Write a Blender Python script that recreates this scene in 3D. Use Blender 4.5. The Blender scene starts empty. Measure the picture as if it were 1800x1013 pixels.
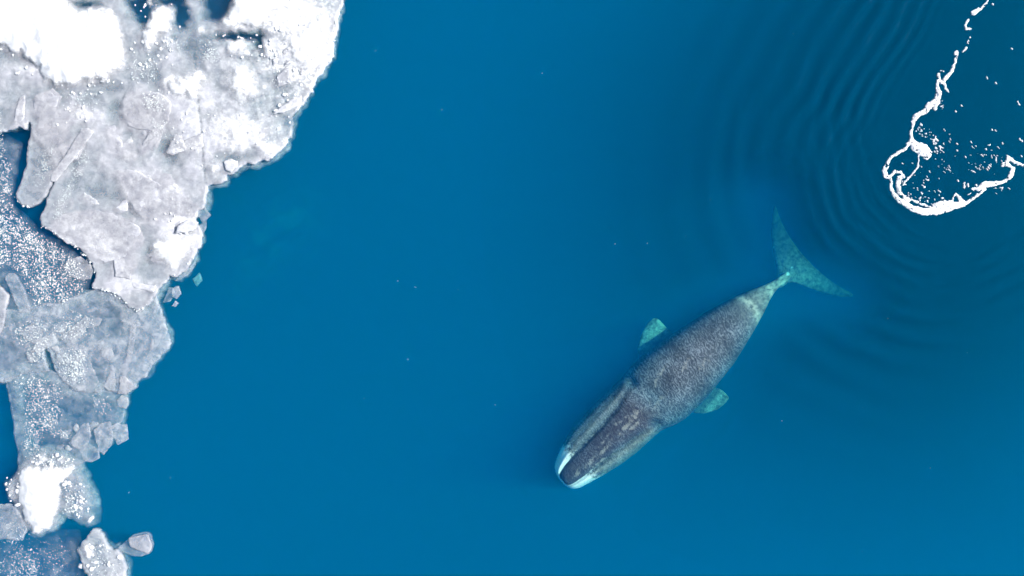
import bpy, bmesh, math, random
import numpy as np
from mathutils import Vector
from mathutils.geometry import delaunay_2d_cdt

# ---------------------------------------------------------------- camera, sky, sun
S = bpy.context.scene
COL = S.collection
H = 40.0                       # height of the drone above the sea
PPM = 36.0                     # photo pixels per metre at the sea surface
cam_d = bpy.data.cameras.new('camera'); cam = bpy.data.objects.new('camera', cam_d); COL.objects.link(cam)
cam.location = (0, 0, H); cam.rotation_euler = (0, 0, 0)
cam_d.sensor_width = 36; cam_d.lens = 36 * H / (1800 / PPM)
cam_d.clip_start = 0.5; cam_d.clip_end = 6000
S.camera = cam

SUN_AZ, SUN_EL = math.radians(12), math.radians(42)     # azimuth from +X (right of the picture) towards +Y
to_sun = Vector((math.cos(SUN_EL) * math.cos(SUN_AZ), math.cos(SUN_EL) * math.sin(SUN_AZ), math.sin(SUN_EL)))
W = bpy.data.worlds.new('World'); S.world = W; W.use_nodes = True
wn = W.node_tree.nodes; wl = W.node_tree.links
sky = wn.new('ShaderNodeTexSky'); sky.sky_type = 'NISHITA'; sky.sun_disc = False
sky.sun_elevation = SUN_EL; sky.sun_rotation = math.atan2(to_sun.x, to_sun.y)
wl.new(sky.outputs[0], wn['Background'].inputs[0]); wn['Background'].inputs[1].default_value = 0.09
sun_d = bpy.data.lights.new('sun', 'SUN'); sun = bpy.data.objects.new('sun', sun_d); COL.objects.link(sun)
sun_d.energy = 4.7; sun_d.angle = math.radians(0.5); sun_d.color = (1.0, 0.975, 0.94)
sun.rotation_euler = to_sun.to_track_quat('Z', 'Y').to_euler()
sun.location = to_sun * 60

S.render.engine = 'CYCLES'
S.view_settings.view_transform = 'Standard'; S.view_settings.look = 'None'
S.view_settings.exposure = 0.4; S.view_settings.gamma = 1; S.view_settings.use_curve_mapping = False
c = S.cycles
c.max_bounces = 10; c.diffuse_bounces = 3; c.glossy_bounces = 2; c.transmission_bounces = 2
c.volume_bounces = 2; c.transparent_max_bounces = 40
c.sample_clamp_indirect = 4.0; c.caustics_reflective = False; c.caustics_refractive = False
c.use_adaptive_sampling = True; c.adaptive_threshold = 0.05; c.adaptive_min_samples = 8
c.use_denoising = True
try:
    c.denoiser = 'OPENIMAGEDENOISE'; c.denoising_input_passes = 'RGB_ALBEDO_NORMAL'
except Exception:
    pass

rng = np.random.default_rng(7)
random.seed(7)

# ---------------------------------------------------------------- helpers
def P(px, py, z=0.0):
    """World point at height z that stands over the photo position."""
    k = (H - z) / H / PPM
    return np.array([(px - 900.0) * k, (506.5 - py) * k, z])

def _hash(ix, iy, seed):
    h = (ix.astype(np.int64) * 374761393 + iy.astype(np.int64) * 668265263 + seed * 1442695041) & 0xFFFFFFFF
    h = ((h ^ (h >> 13)) * 1274126177) & 0xFFFFFFFF
    h = h ^ (h >> 16)
    return (h & 0xFFFFFF) / float(0xFFFFFF)

def vnoise(x, y, seed=0):
    x = np.asarray(x, float); y = np.asarray(y, float)
    ix = np.floor(x); iy = np.floor(y); fx = x - ix; fy = y - iy
    fx = fx * fx * fx * (fx * (fx * 6 - 15) + 10); fy = fy * fy * fy * (fy * (fy * 6 - 15) + 10)
    a = _hash(ix, iy, seed); b = _hash(ix + 1, iy, seed); cc = _hash(ix, iy + 1, seed); d = _hash(ix + 1, iy + 1, seed)
    return (a + (b - a) * fx) * (1 - fy) + (cc + (d - cc) * fx) * fy

def fbm(x, y, seed=0, octv=4, gain=0.5):
    """about -1..1"""
    s = 0; a = 1; t = 0
    for o in range(octv):
        s = s + a * (vnoise(x * 2 ** o + 17.3 * o, y * 2 ** o - 9.1 * o, seed + o) * 2 - 1); t += a; a *= gain
    return s / t

def billow(x, y, seed=0, octv=3):
    s = 0; a = 1; t = 0
    for o in range(octv):
        s = s + a * (1 - np.abs(vnoise(x * 2 ** o + 5.7 * o, y * 2 ** o + 3.3 * o, seed + o) * 2 - 1)); t += a; a *= 0.5
    return s / t

def smooth(a, b, x):
    t = np.clip((x - a) / (b - a), 0, 1); return t * t * (3 - 2 * t)

def in_poly(x, y, poly):
    inside = np.zeros(x.shape, bool); n = len(poly)
    for i in range(n):
        x0, y0 = poly[i]; x1, y1 = poly[(i + 1) % n]
        if y0 == y1: continue
        cnd = ((y0 > y) != (y1 > y)) & (x < (x1 - x0) * (y - y0) / (y1 - y0) + x0)
        inside ^= cnd
    return inside

def seg_dist(x, y, segs):
    """least distance to a list of segments (n x 4)"""
    best = np.full(x.shape, 1e9)
    for x0, y0, x1, y1 in segs:
        dx, dy = x1 - x0, y1 - y0; L = dx * dx + dy * dy + 1e-12
        t = np.clip(((x - x0) * dx + (y - y0) * dy) / L, 0, 1)
        np.minimum(best, (x - x0 - t * dx) ** 2 + (y - y0 - t * dy) ** 2, out=best)
    return np.sqrt(best)

def mesh_obj(name, verts, faces, mat, parent=None, smooth_shade=True):
    me = bpy.data.meshes.new(name)
    me.from_pydata([tuple(v) for v in np.asarray(verts, float).tolist()], [], [tuple(f) for f in faces])
    me.update()
    if mat: me.materials.append(mat)
    if smooth_shade: me.polygons.foreach_set('use_smooth', [True] * len(me.polygons))
    o = bpy.data.objects.new(name, me); COL.objects.link(o)
    if parent: o.parent = parent
    return o

def attr(o, name, vals):
    a = o.data.attributes.new(name, 'FLOAT', 'POINT'); a.data.foreach_set('value', np.asarray(vals, np.float32))

def tag(o, label=None, cat=None, group=None, kind=None):
    if label: o['label'] = label
    if cat: o['category'] = cat
    if group: o['group'] = group
    o['kind'] = kind or 'thing'
    return o

class NT:
    """small node-tree writer"""
    def __init__(s, name):
        s.m = bpy.data.materials.new(name); s.m.use_nodes = True
        s.t = s.m.node_tree; s.t.nodes.clear(); s.out = s.t.nodes.new('ShaderNodeOutputMaterial')
    def n(s, typ, **kw):
        nd = s.t.nodes.new(typ)
        for k, v in kw.items():
            if k.startswith('i_'):
                key = k[2:]; key = int(key) if key.isdigit() else key.replace('_', ' ')
                inp = nd.inputs[key]
                if hasattr(v, 'is_linked') or v.__class__.__name__.startswith('NodeSocket'): s.t.links.new(v, inp)
                else: inp.default_value = v
            else: setattr(nd, k, v)
        return nd
    def link(s, a, b): s.t.links.new(a, b)
    def math(s, op, a, b=0.0, clamp=False):
        nd = s.t.nodes.new('ShaderNodeMath'); nd.operation = op; nd.use_clamp = clamp
        for i, v in enumerate((a, b)):
            if isinstance(v, (int, float)): nd.inputs[i].default_value = v
            else: s.t.links.new(v, nd.inputs[i])
        return nd.outputs[0]
    def attr(s, name):
        nd = s.t.nodes.new('ShaderNodeAttribute'); nd.attribute_name = name; return nd.outputs['Fac']
    def mixc(s, f, a, b):
        nd = s.t.nodes.new('ShaderNodeMix'); nd.data_type = 'RGBA'
        for k, v in ((0, f), (6, a), (7, b)):
            if isinstance(v, (int, float, tuple)): nd.inputs[k].default_value = v
            else: s.t.links.new(v, nd.inputs[k])
        return nd.outputs[2]

# ---------------------------------------------------------------- materials
# sea water: scattering and absorption per colour (1/m)
SIG_S = (0.0003, 0.082, 0.215)
SIG_A = (0.620, 0.110, 0.075)
def make_water():
    w = NT('sea_water')
    ds, da = max(SIG_S), max(SIG_A) * 1.0
    sc = w.n('ShaderNodeVolumeScatter'); sc.inputs['Color'].default_value = (*[v / ds for v in SIG_S], 1); sc.inputs['Density'].default_value = ds
    sc.inputs['Anisotropy'].default_value = 0.0
    ab = w.n('ShaderNodeVolumeAbsorption'); ab.inputs['Color'].default_value = (*[1 - v / da for v in SIG_A], 1); ab.inputs['Density'].default_value = da
    ad = w.n('ShaderNodeAddShader'); w.link(sc.outputs[0], ad.inputs[0]); w.link(ab.outputs[0], ad.inputs[1])
    w.link(ad.outputs[0], w.out.inputs['Volume'])
    return w.m
M_WATER = make_water()

def make_ice(name, col_lo, col_hi, nscale=2.2, rough=0.45, bump=0.35, contrast=0.55):
    """ice whose body lets the sea through by the 'op' attribute times a fine grain"""
    w = NT(name)
    tc = w.n('ShaderNodeNewGeometry')
    n1 = w.n('ShaderNodeTexNoise', i_Scale=nscale, i_Detail=5.0, i_Roughness=0.62, i_Distortion=0.5); w.link(tc.outputs['Position'], n1.inputs['Vector'])
    n2 = w.n('ShaderNodeTexNoise', i_Scale=6.0, i_Detail=4.0, i_Roughness=0.68); w.link(tc.outputs['Position'], n2.inputs['Vector'])
    op = w.attr('op')
    g = w.math('SUBTRACT', n1.outputs['Fac'], 0.5); g = w.math('MULTIPLY', g, contrast * 2)
    g2 = w.math('SUBTRACT', n2.outputs['Fac'], 0.5); g2 = w.math('MULTIPLY', g2, contrast * 1.1)
    g = w.math('ADD', g, g2)
    # grain is strongest at middling opacity
    k = w.math('SUBTRACT', 1.0, op); k = w.math('MULTIPLY', k, op); k = w.math('MULTIPLY', k, 3.2)
    g = w.math('MULTIPLY', g, k)
    fac = w.math('ADD', op, g, clamp=True)
    cf = w.math('MULTIPLY', w.math('SUBTRACT', n1.outputs['Fac'], 0.30, clamp=True), 2.4, clamp=True)
    colr = w.mixc(cf, (*col_lo, 1), (*col_hi, 1))
    wh = w.math('ADD', w.math('MULTIPLY', w.math('SUBTRACT', n2.outputs['Fac'], 0.5), 1.7), w.math('SUBTRACT', w.attr('wht'), 0.5))
    wh = w.math('ADD', wh, w.math('MULTIPLY', w.math('SUBTRACT', n1.outputs['Fac'], 0.5), 0.9))
    wh = w.math('ADD', w.math('MULTIPLY', wh, 1.9), 0.5, clamp=True)
    # snow cover also hides the sea
    fac = w.math('MAXIMUM', fac, w.math('MULTIPLY', w.math('MULTIPLY', wh, wh), w.math('MULTIPLY', op, 1.5, clamp=True)))
    colr = w.mixc(wh, colr, (0.76, 0.76, 0.775, 1) if name != 'wet_snow' else (0.92, 0.92, 0.925, 1))
    bh = w.math('ADD', w.math('MULTIPLY', n2.outputs['Fac'], 0.6), w.math('MULTIPLY', n1.outputs['Fac'], 0.8))
    bp = w.n('ShaderNodeBump', i_Strength=bump, i_Distance=0.06); w.link(bh, bp.inputs['Height'])
    pr = w.n('ShaderNodeBsdfPrincipled', i_Roughness=rough); w.link(colr, pr.inputs['Base Color']); w.link(bp.outputs[0], pr.inputs['Normal'])
    pr.inputs['Specular IOR Level'].default_value = 0.35
    tr = w.n('ShaderNodeBsdfTransparent')
    mx = w.n('ShaderNodeMixShader'); w.link(fac, mx.inputs[0]); w.link(tr.outputs[0], mx.inputs[1]); w.link(pr.outputs[0], mx.inputs[2])
    w.link(mx.outputs[0], w.out.inputs['Surface'])
    return w.m
M_ICE = make_ice('floe_ice', (0.45, 0.455, 0.505), (0.66, 0.655, 0.68), bump=0.2, nscale=2.0, contrast=0.4)
M_THIN = make_ice('thin_ice', (0.42, 0.455, 0.53), (0.66, 0.67, 0.71), nscale=2.8, contrast=0.6, bump=0.2)
M_SNOW = make_ice('wet_snow', (0.88, 0.88, 0.89), (0.93, 0.93, 0.93), nscale=3.5, rough=0.7, bump=0.15, contrast=0.9)

def make_plain(name, colr, rough=0.6, spec=0.3):
    w = NT(name)
    tc = w.n('ShaderNodeNewGeometry')
    n1 = w.n('ShaderNodeTexNoise', i_Scale=9.0, i_Detail=4.0); w.link(tc.outputs['Position'], n1.inputs['Vector'])
    c2 = tuple(v * 0.86 for v in colr)
    pr = w.n('ShaderNodeBsdfPrincipled', i_Roughness=rough); w.link(w.mixc(n1.outputs['Fac'], (*c2, 1), (*colr, 1)), pr.inputs['Base Color'])
    pr.inputs['Specular IOR Level'].default_value = spec
    w.link(pr.outputs[0], w.out.inputs['Surface'])
    return w.m
M_CRYSTAL = make_plain('ice_crystal', (0.86, 0.905, 0.885), 0.35, 0.5)
M_CRUMB = make_plain('snow_crumb', (0.90, 0.90, 0.91), 0.7, 0.2)
M_FOAM = make_plain('foam', (0.97, 0.965, 0.96), 0.8, 0.2)
M_BED = make_plain('sea_floor_mud', (0.02, 0.03, 0.04), 0.9, 0.1)

def make_ripple():
    """surface film of the disturbed water: dark bluish skin with bump, mixed with clear water by 'fade'"""
    w = NT('rippled_water')
    tc = w.n('ShaderNodeNewGeometry')
    n1 = w.n('ShaderNodeTexNoise', i_Scale=5.0, i_Detail=4.0, i_Roughness=0.6, i_Distortion=0.4); w.link(tc.outputs['Position'], n1.inputs['Vector'])
    bp = w.n('ShaderNodeBump', i_Strength=0.05, i_Distance=0.08); w.link(n1.outputs['Fac'], bp.inputs['Height'])
    df = w.n('ShaderNodeBsdfDiffuse'); df.inputs['Color'].default_value = (0.0, 0.055, 0.119, 1); w.link(bp.outputs[0], df.inputs['Normal'])
    gl = w.n('ShaderNodeBsdfGlossy', i_Roughness=0.2); w.link(bp.outputs[0], gl.inputs['Normal']); gl.inputs['Color'].default_value = (0.5, 0.8, 1, 1)
    fr = w.n('ShaderNodeFresnel', i_IOR=1.33); w.link(bp.outputs[0], fr.inputs['Normal'])
    sk = w.n('ShaderNodeMixShader'); w.link(w.math('MULTIPLY', fr.outputs[0], 0.003), sk.inputs[0]); w.link(df.outputs[0], sk.inputs[1]); w.link(gl.outputs[0], sk.inputs[2])
    tr = w.n('ShaderNodeBsdfTransparent')
    mx = w.n('ShaderNodeMixShader'); w.link(w.attr('fade'), mx.inputs[0]); w.link(tr.outputs[0], mx.inputs[1]); w.link(sk.outputs[0], mx.inputs[2])
    w.link(mx.outputs[0], w.out.inputs['Surface'])
    return w.m
M_RIPPLE = make_ripple()

def make_whale_mat():
    w = NT('whale_skin')
    uv = w.n('ShaderNodeAttribute'); uv.attribute_name = 'skin'          # s, d in metres along / across the body
    mp = w.n('ShaderNodeMapping'); mp.inputs['Scale'].default_value = (8.5, 4.2, 1.0); w.link(uv.outputs['Vector'], mp.inputs['Vector'])
    # wavy wrinkles across the back, plus caustic ripple light painted into the colour
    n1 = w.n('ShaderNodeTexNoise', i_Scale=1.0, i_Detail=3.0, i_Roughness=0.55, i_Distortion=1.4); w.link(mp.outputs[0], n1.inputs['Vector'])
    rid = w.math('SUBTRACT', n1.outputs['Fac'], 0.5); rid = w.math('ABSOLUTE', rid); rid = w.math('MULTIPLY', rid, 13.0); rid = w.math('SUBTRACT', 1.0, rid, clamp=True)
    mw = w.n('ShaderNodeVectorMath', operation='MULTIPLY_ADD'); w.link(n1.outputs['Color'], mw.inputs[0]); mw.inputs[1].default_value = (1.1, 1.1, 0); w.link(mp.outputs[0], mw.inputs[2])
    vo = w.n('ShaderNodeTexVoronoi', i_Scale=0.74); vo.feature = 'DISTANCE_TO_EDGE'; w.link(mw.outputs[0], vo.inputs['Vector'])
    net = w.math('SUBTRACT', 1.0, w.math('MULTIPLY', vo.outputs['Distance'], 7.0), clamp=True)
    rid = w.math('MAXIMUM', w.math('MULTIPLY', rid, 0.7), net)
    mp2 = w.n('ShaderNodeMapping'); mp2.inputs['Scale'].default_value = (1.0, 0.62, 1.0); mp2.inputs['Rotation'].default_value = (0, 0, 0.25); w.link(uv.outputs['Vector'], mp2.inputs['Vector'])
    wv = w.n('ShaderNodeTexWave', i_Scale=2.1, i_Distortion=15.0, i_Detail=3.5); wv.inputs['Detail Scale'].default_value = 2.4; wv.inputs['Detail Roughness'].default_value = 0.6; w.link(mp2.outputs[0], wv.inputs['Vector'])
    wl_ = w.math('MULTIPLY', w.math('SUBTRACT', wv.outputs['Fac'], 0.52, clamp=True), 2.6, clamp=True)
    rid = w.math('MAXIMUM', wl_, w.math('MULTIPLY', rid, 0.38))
    n2 = w.n('ShaderNodeTexNoise', i_Scale=0.9, i_Detail=5.0, i_Roughness=0.6); w.link(uv.outputs['Vector'], n2.inputs['Vector'])
    n3 = w.n('ShaderNodeTexNoise', i_Scale=5.0, i_Detail=4.0, i_Roughness=0.7); w.link(uv.outputs['Vector'], n3.inputs['Vector'])
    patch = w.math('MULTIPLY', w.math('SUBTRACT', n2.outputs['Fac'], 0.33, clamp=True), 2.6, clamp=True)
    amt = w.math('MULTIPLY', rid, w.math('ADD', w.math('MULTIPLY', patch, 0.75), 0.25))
    base = w.mixc(w.math('MULTIPLY', patch, 0.55), (0.022, 0.029, 0.046, 1), (0.052, 0.066, 0.092, 1))
    base = w.mixc(w.attr('dusk'), base, (0.030, 0.027, 0.050, 1))
    col1 = w.mixc(w.math('MULTIPLY', amt, w.attr('wrinkle_caustic')), base, (0.27, 0.30, 0.36, 1))
    # pale, mottled zones (tail stock, flippers, flukes)
    mot = w.math('MULTIPLY', w.math('SUBTRACT', n3.outputs['Fac'], 0.36, clamp=True), 4.0, clamp=True)
    palec = w.mixc(mot, (0.10, 0.115, 0.11, 1), (0.54, 0.58, 0.50, 1))
    col2 = w.mixc(w.attr('pale'), col1, palec)
    # white chin and scars
    wm = w.math('ADD', w.attr('white'), w.math('MULTIPLY', w.math('SUBTRACT', n3.outputs['Fac'], 0.5), 1.6))
    wm = w.math('MULTIPLY', w.math('SUBTRACT', wm, 0.38), 2.6, clamp=True)
    col3 = w.mixc(wm, col2, (0.80, 0.80, 0.79, 1))
    scm = w.math('ADD', w.attr('scar'), w.math('MULTIPLY', w.math('SUBTRACT', n3.outputs['Fac'], 0.5), 2.6))
    scm = w.math('MULTIPLY', w.math('SUBTRACT', scm, 0.5), 2.6, clamp=True)
    scm = w.math('MULTIPLY', scm, w.math('MULTIPLY', w.attr('scar'), 2.0, clamp=True))
    col4 = w.mixc(w.math('MULTIPLY', scm, 0.42), col3, (0.46, 0.44, 0.41, 1))
    bp = w.n('ShaderNodeBump', i_Strength=0.14, i_Distance=0.03); w.link(w.math('ADD', rid, n3.outputs['Fac']), bp.inputs['Height'])
    pr = w.n('ShaderNodeBsdfPrincipled', i_Roughness=0.6); w.link(col4, pr.inputs['Base Color']); w.link(bp.outputs[0], pr.inputs['Normal'])
    pr.inputs['Specular IOR Level'].default_value = 0.08
    w.link(pr.outputs[0], w.out.inputs['Surface'])
    return w.m
M_WHALE = make_whale_mat()

# ---------------------------------------------------------------- sea
R = 2500.0; DEPTH = 34.0
vv = [(-R, -R, -DEPTH), (R, -R, -DEPTH), (R, R, -DEPTH), (-R, R, -DEPTH), (-R, -R, 0), (R, -R, 0), (R, R, 0), (-R, R, 0)]
ff = [(3, 2, 1, 0), (4, 5, 6, 7), (0, 1, 5, 4), (1, 2, 6, 5), (2, 3, 7, 6), (3, 0, 4, 7)]
sea = mesh_obj('water', vv, ff, M_WATER, smooth_shade=False); tag(sea, 'clear deep blue sea water', kind='structure')
bed = mesh_obj('sea_floor', [(-R * 1.2, -R * 1.2, -DEPTH + 0.5), (R * 1.2, -R * 1.2, -DEPTH + 0.5), (R * 1.2, R * 1.2, -DEPTH + 0.5), (-R * 1.2, R * 1.2, -DEPTH + 0.5)],
               [(0, 1, 2, 3)], M_BED, smooth_shade=False); tag(bed, 'dark sea floor far below', kind='structure')

# ---------------------------------------------------------------- whale (one continuous mesh)
NOSE = np.array([988.0, 848.0]); TAIL = np.array([1380.0, 490.0])
U = (TAIL - NOSE) / np.linalg.norm(TAIL - NOSE); Nn = np.array([U[1], -U[0]])   # Nn: towards the upper-left of the picture
def itp(tbl, s): 
    a = np.array(tbl, float); 
    # smooth (Catmull-like) interpolation by dense linear + box blur
    xs = np.linspace(a[0, 0], a[-1, 0], 600); ys = np.interp(xs, a[:, 0], a[:, 1])
    k = 17; yp = np.concatenate([np.full(k // 2, ys[0]), ys, np.full(k // 2, ys[-1])]); ys = np.convolve(yp, np.ones(k) / k, 'valid')
    wgt = smooth(6, 26, np.asarray(s, float) - a[0, 0])
    return wgt * np.interp(s, xs, ys) + (1 - wgt) * np.interp(s, a[:, 0], a[:, 1])
OUT_L = [(0, 5), (0.7, 11), (2, 17), (4.5, 23), (9, 29.5), (15, 34), (30, 42), (68, 56), (105, 61), (142, 64), (190, 64), (206, 66), (230, 69), (255, 69), (315, 62), (387, 50), (444, 36), (478, 24), (500, 15), (520, 10), (540, 8)]
OUT_R = [(0, 5), (0.7, 10), (2, 15), (4.5, 19.5), (9, 24), (16, 28), (35, 33), (62, 40), (100, 47), (133, 50), (180, 50), (193, 51), (215, 60), (236, 64), (270, 63), (300, 60), (363, 50), (419, 34), (464, 19), (490, 8), (506, 4), (520, 5), (540, 6)]
Z_TOP = [(0, -0.85), (2, -0.68), (5, -0.55), (10, -0.46), (30, -0.36), (60, -0.3), (130, -0.22), (180, -0.16), (215, -0.34), (270, -0.16), (340, -0.14), (400, -0.24), (440, -0.36), (470, -0.5), (500, -0.75), (525, -1.15), (540, -1.35)]
Z_BOT = [(0, -1.5), (20, -2.2), (60, -2.8), (150, -3.4), (250, -3.7), (350, -3.4), (430, -2.5), (480, -1.9), (510, -1.65), (540, -1.6)]
ROST = [(0, 3), (2, 7), (5, 11), (9, 13.5), (16, 15.5), (30, 17.5), (60, 19), (120, 23), (160, 28), (200, 40), (230, 60), (540, 60)]
def body_point(s, d, z):
    p = NOSE + U * s + Nn * d
    return P(p[0], p[1], z)
ns, nt = 300, 144
verts = []; faces = []
ss = np.linspace(0.0, 1, ns); ss = 540 * (0.35 * ss ** 2 + 0.65 * ss)
for s in ss:
    hl, hr = itp(OUT_L, s), itp(OUT_R, s); zt, zb = itp(Z_TOP, s), itp(Z_BOT, s); rw = itp(ROST, s)
    cd, hw = (hl - hr) / 2, (hl + hr) / 2
    headw = 1 - smooth(165, 225, s)
    ridge_c = cd * (1 - 0.75 * headw)                                # the rostrum stays near the axis
    zm = zt - 0.46 * (zt - zb)
    for j in range(nt):
        th = 2 * math.pi * j / nt
        cth, sth = math.cos(th), math.sin(th)
        d = cd + hw * math.copysign(abs(cth) ** 0.92, cth)
        if sth >= 0:
            dome = abs(sth) ** 0.55
            zbody = zm + (zt - zm) * dome
            # head: rostrum ridge, groove, lips
            a = abs(d - ridge_c); gw = rw
            ridge = 1 - smooth(gw * 0.75, gw * 1.25, a)
            lipspan = max(hw - gw, 6)
            lv = np.clip((a - gw) / lipspan, 0, 1.2)
            lipc = zt - (0.28 - 0.06 * (1 - smooth(30, 90, s))) + 0.16 * math.exp(-((lv - 0.4) / 0.25) ** 2); lip = zm + (lipc - zm) * max(0.0, 1 - min(1, abs(cth)) ** 10) ** 0.6
            top = zt - 0.10 * (a / max(gw, 1)) ** 2
            zh = lip + (top - lip) * ridge * min(1, sth * 6)
            z = zbody * (1 - headw) + zh * headw
            # crease where lips end against the neck
            cr = math.exp(-((s - 200 - (8 if d > cd else -8)) / 9.0) ** 2) * smooth(0.42, 0.7, abs(d - cd) / hw)
            z -= 0.32 * cr * sth
            # spine and blowhole hollow
            z -= 0.10 * math.exp(-((s - 222) / 14) ** 2 - ((d - cd) / 14) ** 2)
        else:
            z = zm + (zm - zb) * -(abs(sth) ** 0.9) 
        verts.append(body_point(s, d, z))
for i in range(ns - 1):
    for j in range(nt):
        faces.append((i * nt + j, i * nt + (j + 1) % nt, (i + 1) * nt + (j + 1) % nt, (i + 1) * nt + j))
faces.append(tuple(range(nt))[::-1]); faces.append(tuple((ns - 1) * nt + j for j in range(nt)))

def blade(outline, zf, thick, rings=7):
    """a lens-shaped blade from a closed outline (pixels); zf(px,py) gives its height, thick its half thickness"""
    o = np.array(outline, float)
    # resample
    seg = np.linalg.norm(np.roll(o, -1, 0) - o, axis=1); cum = np.concatenate([[0], np.cumsum(seg)])
    t = np.linspace(0, cum[-1], 140, endpoint=False); oo = np.vstack([o, o[:1]])
    q = np.stack([np.interp(t, cum, oo[:, 0]), np.interp(t, cum, oo[:, 1])], 1)
    for _ in range(3): q = (np.roll(q, 1, 0) + 2 * q + np.roll(q, -1, 0)) / 4
    segs = [(*q[i], *q[(i + 1) % len(q)]) for i in range(len(q))]
    n_in = []
    x0, y0 = q.min(0); x1, y1 = q.max(0); st = 3.0
    gx, gy = np.meshgrid(np.arange(x0, x1, st), np.arange(y0, y1, st)); gx = gx.ravel(); gy = gy.ravel()
    ins = in_poly(gx, gy, q.tolist()); dd = seg_dist(gx, gy, segs); ok = ins & (dd > 1.2)
    pts = np.vstack([q, np.stack([gx[ok], gy[ok]], 1)]); dist = np.concatenate([np.zeros(len(q)), dd[ok]])
    res = delaunay_2d_cdt([Vector(p) for p in pts.tolist()], [], [list(range(len(q)))], 1, 1e-4)
    pv = np.array([tuple(v) for v in res[0]]); tri = res[2]
    dist = np.where(in_poly(pv[:, 0], pv[:, 1], q.tolist()), seg_dist(pv[:, 0], pv[:, 1], segs), 0)
    hth = thick * np.sqrt(np.clip(dist / 14.0, 0, 1)) + 0.05
    zc = np.array([zf(a, b) for a, b in pv])
    top = [P(a, b, z + h) for (a, b), z, h in zip(pv, zc, hth)]; bot = [P(a, b, z - h) for (a, b), z, h in zip(pv, zc, hth)]
    n = len(pv); fs = []
    cnt = {}
    for f in tri:
        f = tuple(f)
        fs.append(tuple(reversed(f))); fs.append(tuple(i + n for i in f))
        for a, b in zip(f, f[1:] + f[:1]): cnt[(a, b)] = 1
    for (a, b) in cnt:
        if (b, a) not in cnt: fs.append((a, b, b + n, a + n))
    return top + bot, fs

def add_part(vs, fs):
    k = len(verts); verts.extend(vs); faces.extend([tuple(i + k for i in f) for f in fs])
fluke = [(1362, 505), (1366, 480), (1364, 468), (1358, 436), (1355, 405), (1358, 372), (1361, 357), (1365, 365), (1374, 392), (1390, 420), (1410, 447), (1430, 468), (1455, 490), (1480, 507), (1501, 516), (1500, 522), (1482, 523), (1452, 517), (1422, 507), (1398, 497), (1384, 496), (1374, 508)]
def zfl(a, b):
    r = math.hypot(a - 1380, b - 492); return -1.75 - 0.009 * r
add_part(*blade(fluke, zfl, 0.16))
fin_l = [(1150, 640), (1124, 632), (1121, 612), (1127, 588), (1137, 569), (1148, 559), (1157, 560), (1169, 573), (1181, 586), (1198, 600), (1194, 618), (1172, 632)]
fin_r = [(1195, 712), (1212, 722), (1222, 727), (1240, 727), (1262, 720), (1276, 708), (1282, 699), (1272, 688), (1262, 682), (1250, 684), (1238, 690), (1215, 690)]
add_part(*blade(fin_l, lambda a, b: -1.9 + 0.002 * max(0, 625 - b), 0.13))
add_part(*blade(fin_r, lambda a, b: -1.75 + 0.002 * max(0, a - 1220), 0.13))

w0 = mesh_obj('whale_raw', verts, faces, None)
bm = bmesh.new(); bm.from_mesh(w0.data); bmesh.ops.recalc_face_normals(bm, faces=bm.faces); bm.to_mesh(w0.data); bm.free()
md = w0.modifiers.new('r', 'REMESH'); md.mode = 'VOXEL'; md.voxel_size = 0.042; md.adaptivity = 0.0
ms = w0.modifiers.new('s', 'SMOOTH'); ms.factor = 0.5; ms.iterations = 3
dg = bpy.context.evaluated_depsgraph_get(); dg.update()
wme = bpy.data.meshes.new_from_object(w0.evaluated_get(dg)); wme.name = 'whale'
bpy.data.objects.remove(w0)
whale = bpy.data.objects.new('whale', wme); COL.objects.link(whale)
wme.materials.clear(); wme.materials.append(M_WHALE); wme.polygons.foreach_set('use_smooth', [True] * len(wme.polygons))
tag(whale, 'dark grey bowhead whale with white chin swimming just under the sea surface', 'whale')
co = np.empty(len(wme.vertices) * 3); wme.vertices.foreach_get('co', co); co = co.reshape(-1, 3)
kk = (H - co[:, 2]) / H / PPM
wpx = co[:, 0] / kk + 900; wpy = 506.5 - co[:, 1] / kk
ws = (wpx - NOSE[0]) * U[0] + (wpy - NOSE[1]) * U[1]; wd = (wpx - NOSE[0]) * Nn[0] + (wpy - NOSE[1]) * Nn[1]
sk = wme.attributes.new('skin', 'FLOAT_VECTOR', 'POINT')
sk.data.foreach_set('vector', np.stack([ws / PPM, wd / PPM, co[:, 2] * 0.3], 1).astype(np.float32).ravel())
hlw, hrw, rww = itp(OUT_L, ws), itp(OUT_R, ws), itp(ROST, ws)
cdw = (hlw - hrw) / 2; rc = cdw * 0.25
onr = np.abs(wd - rc) / rww
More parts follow.
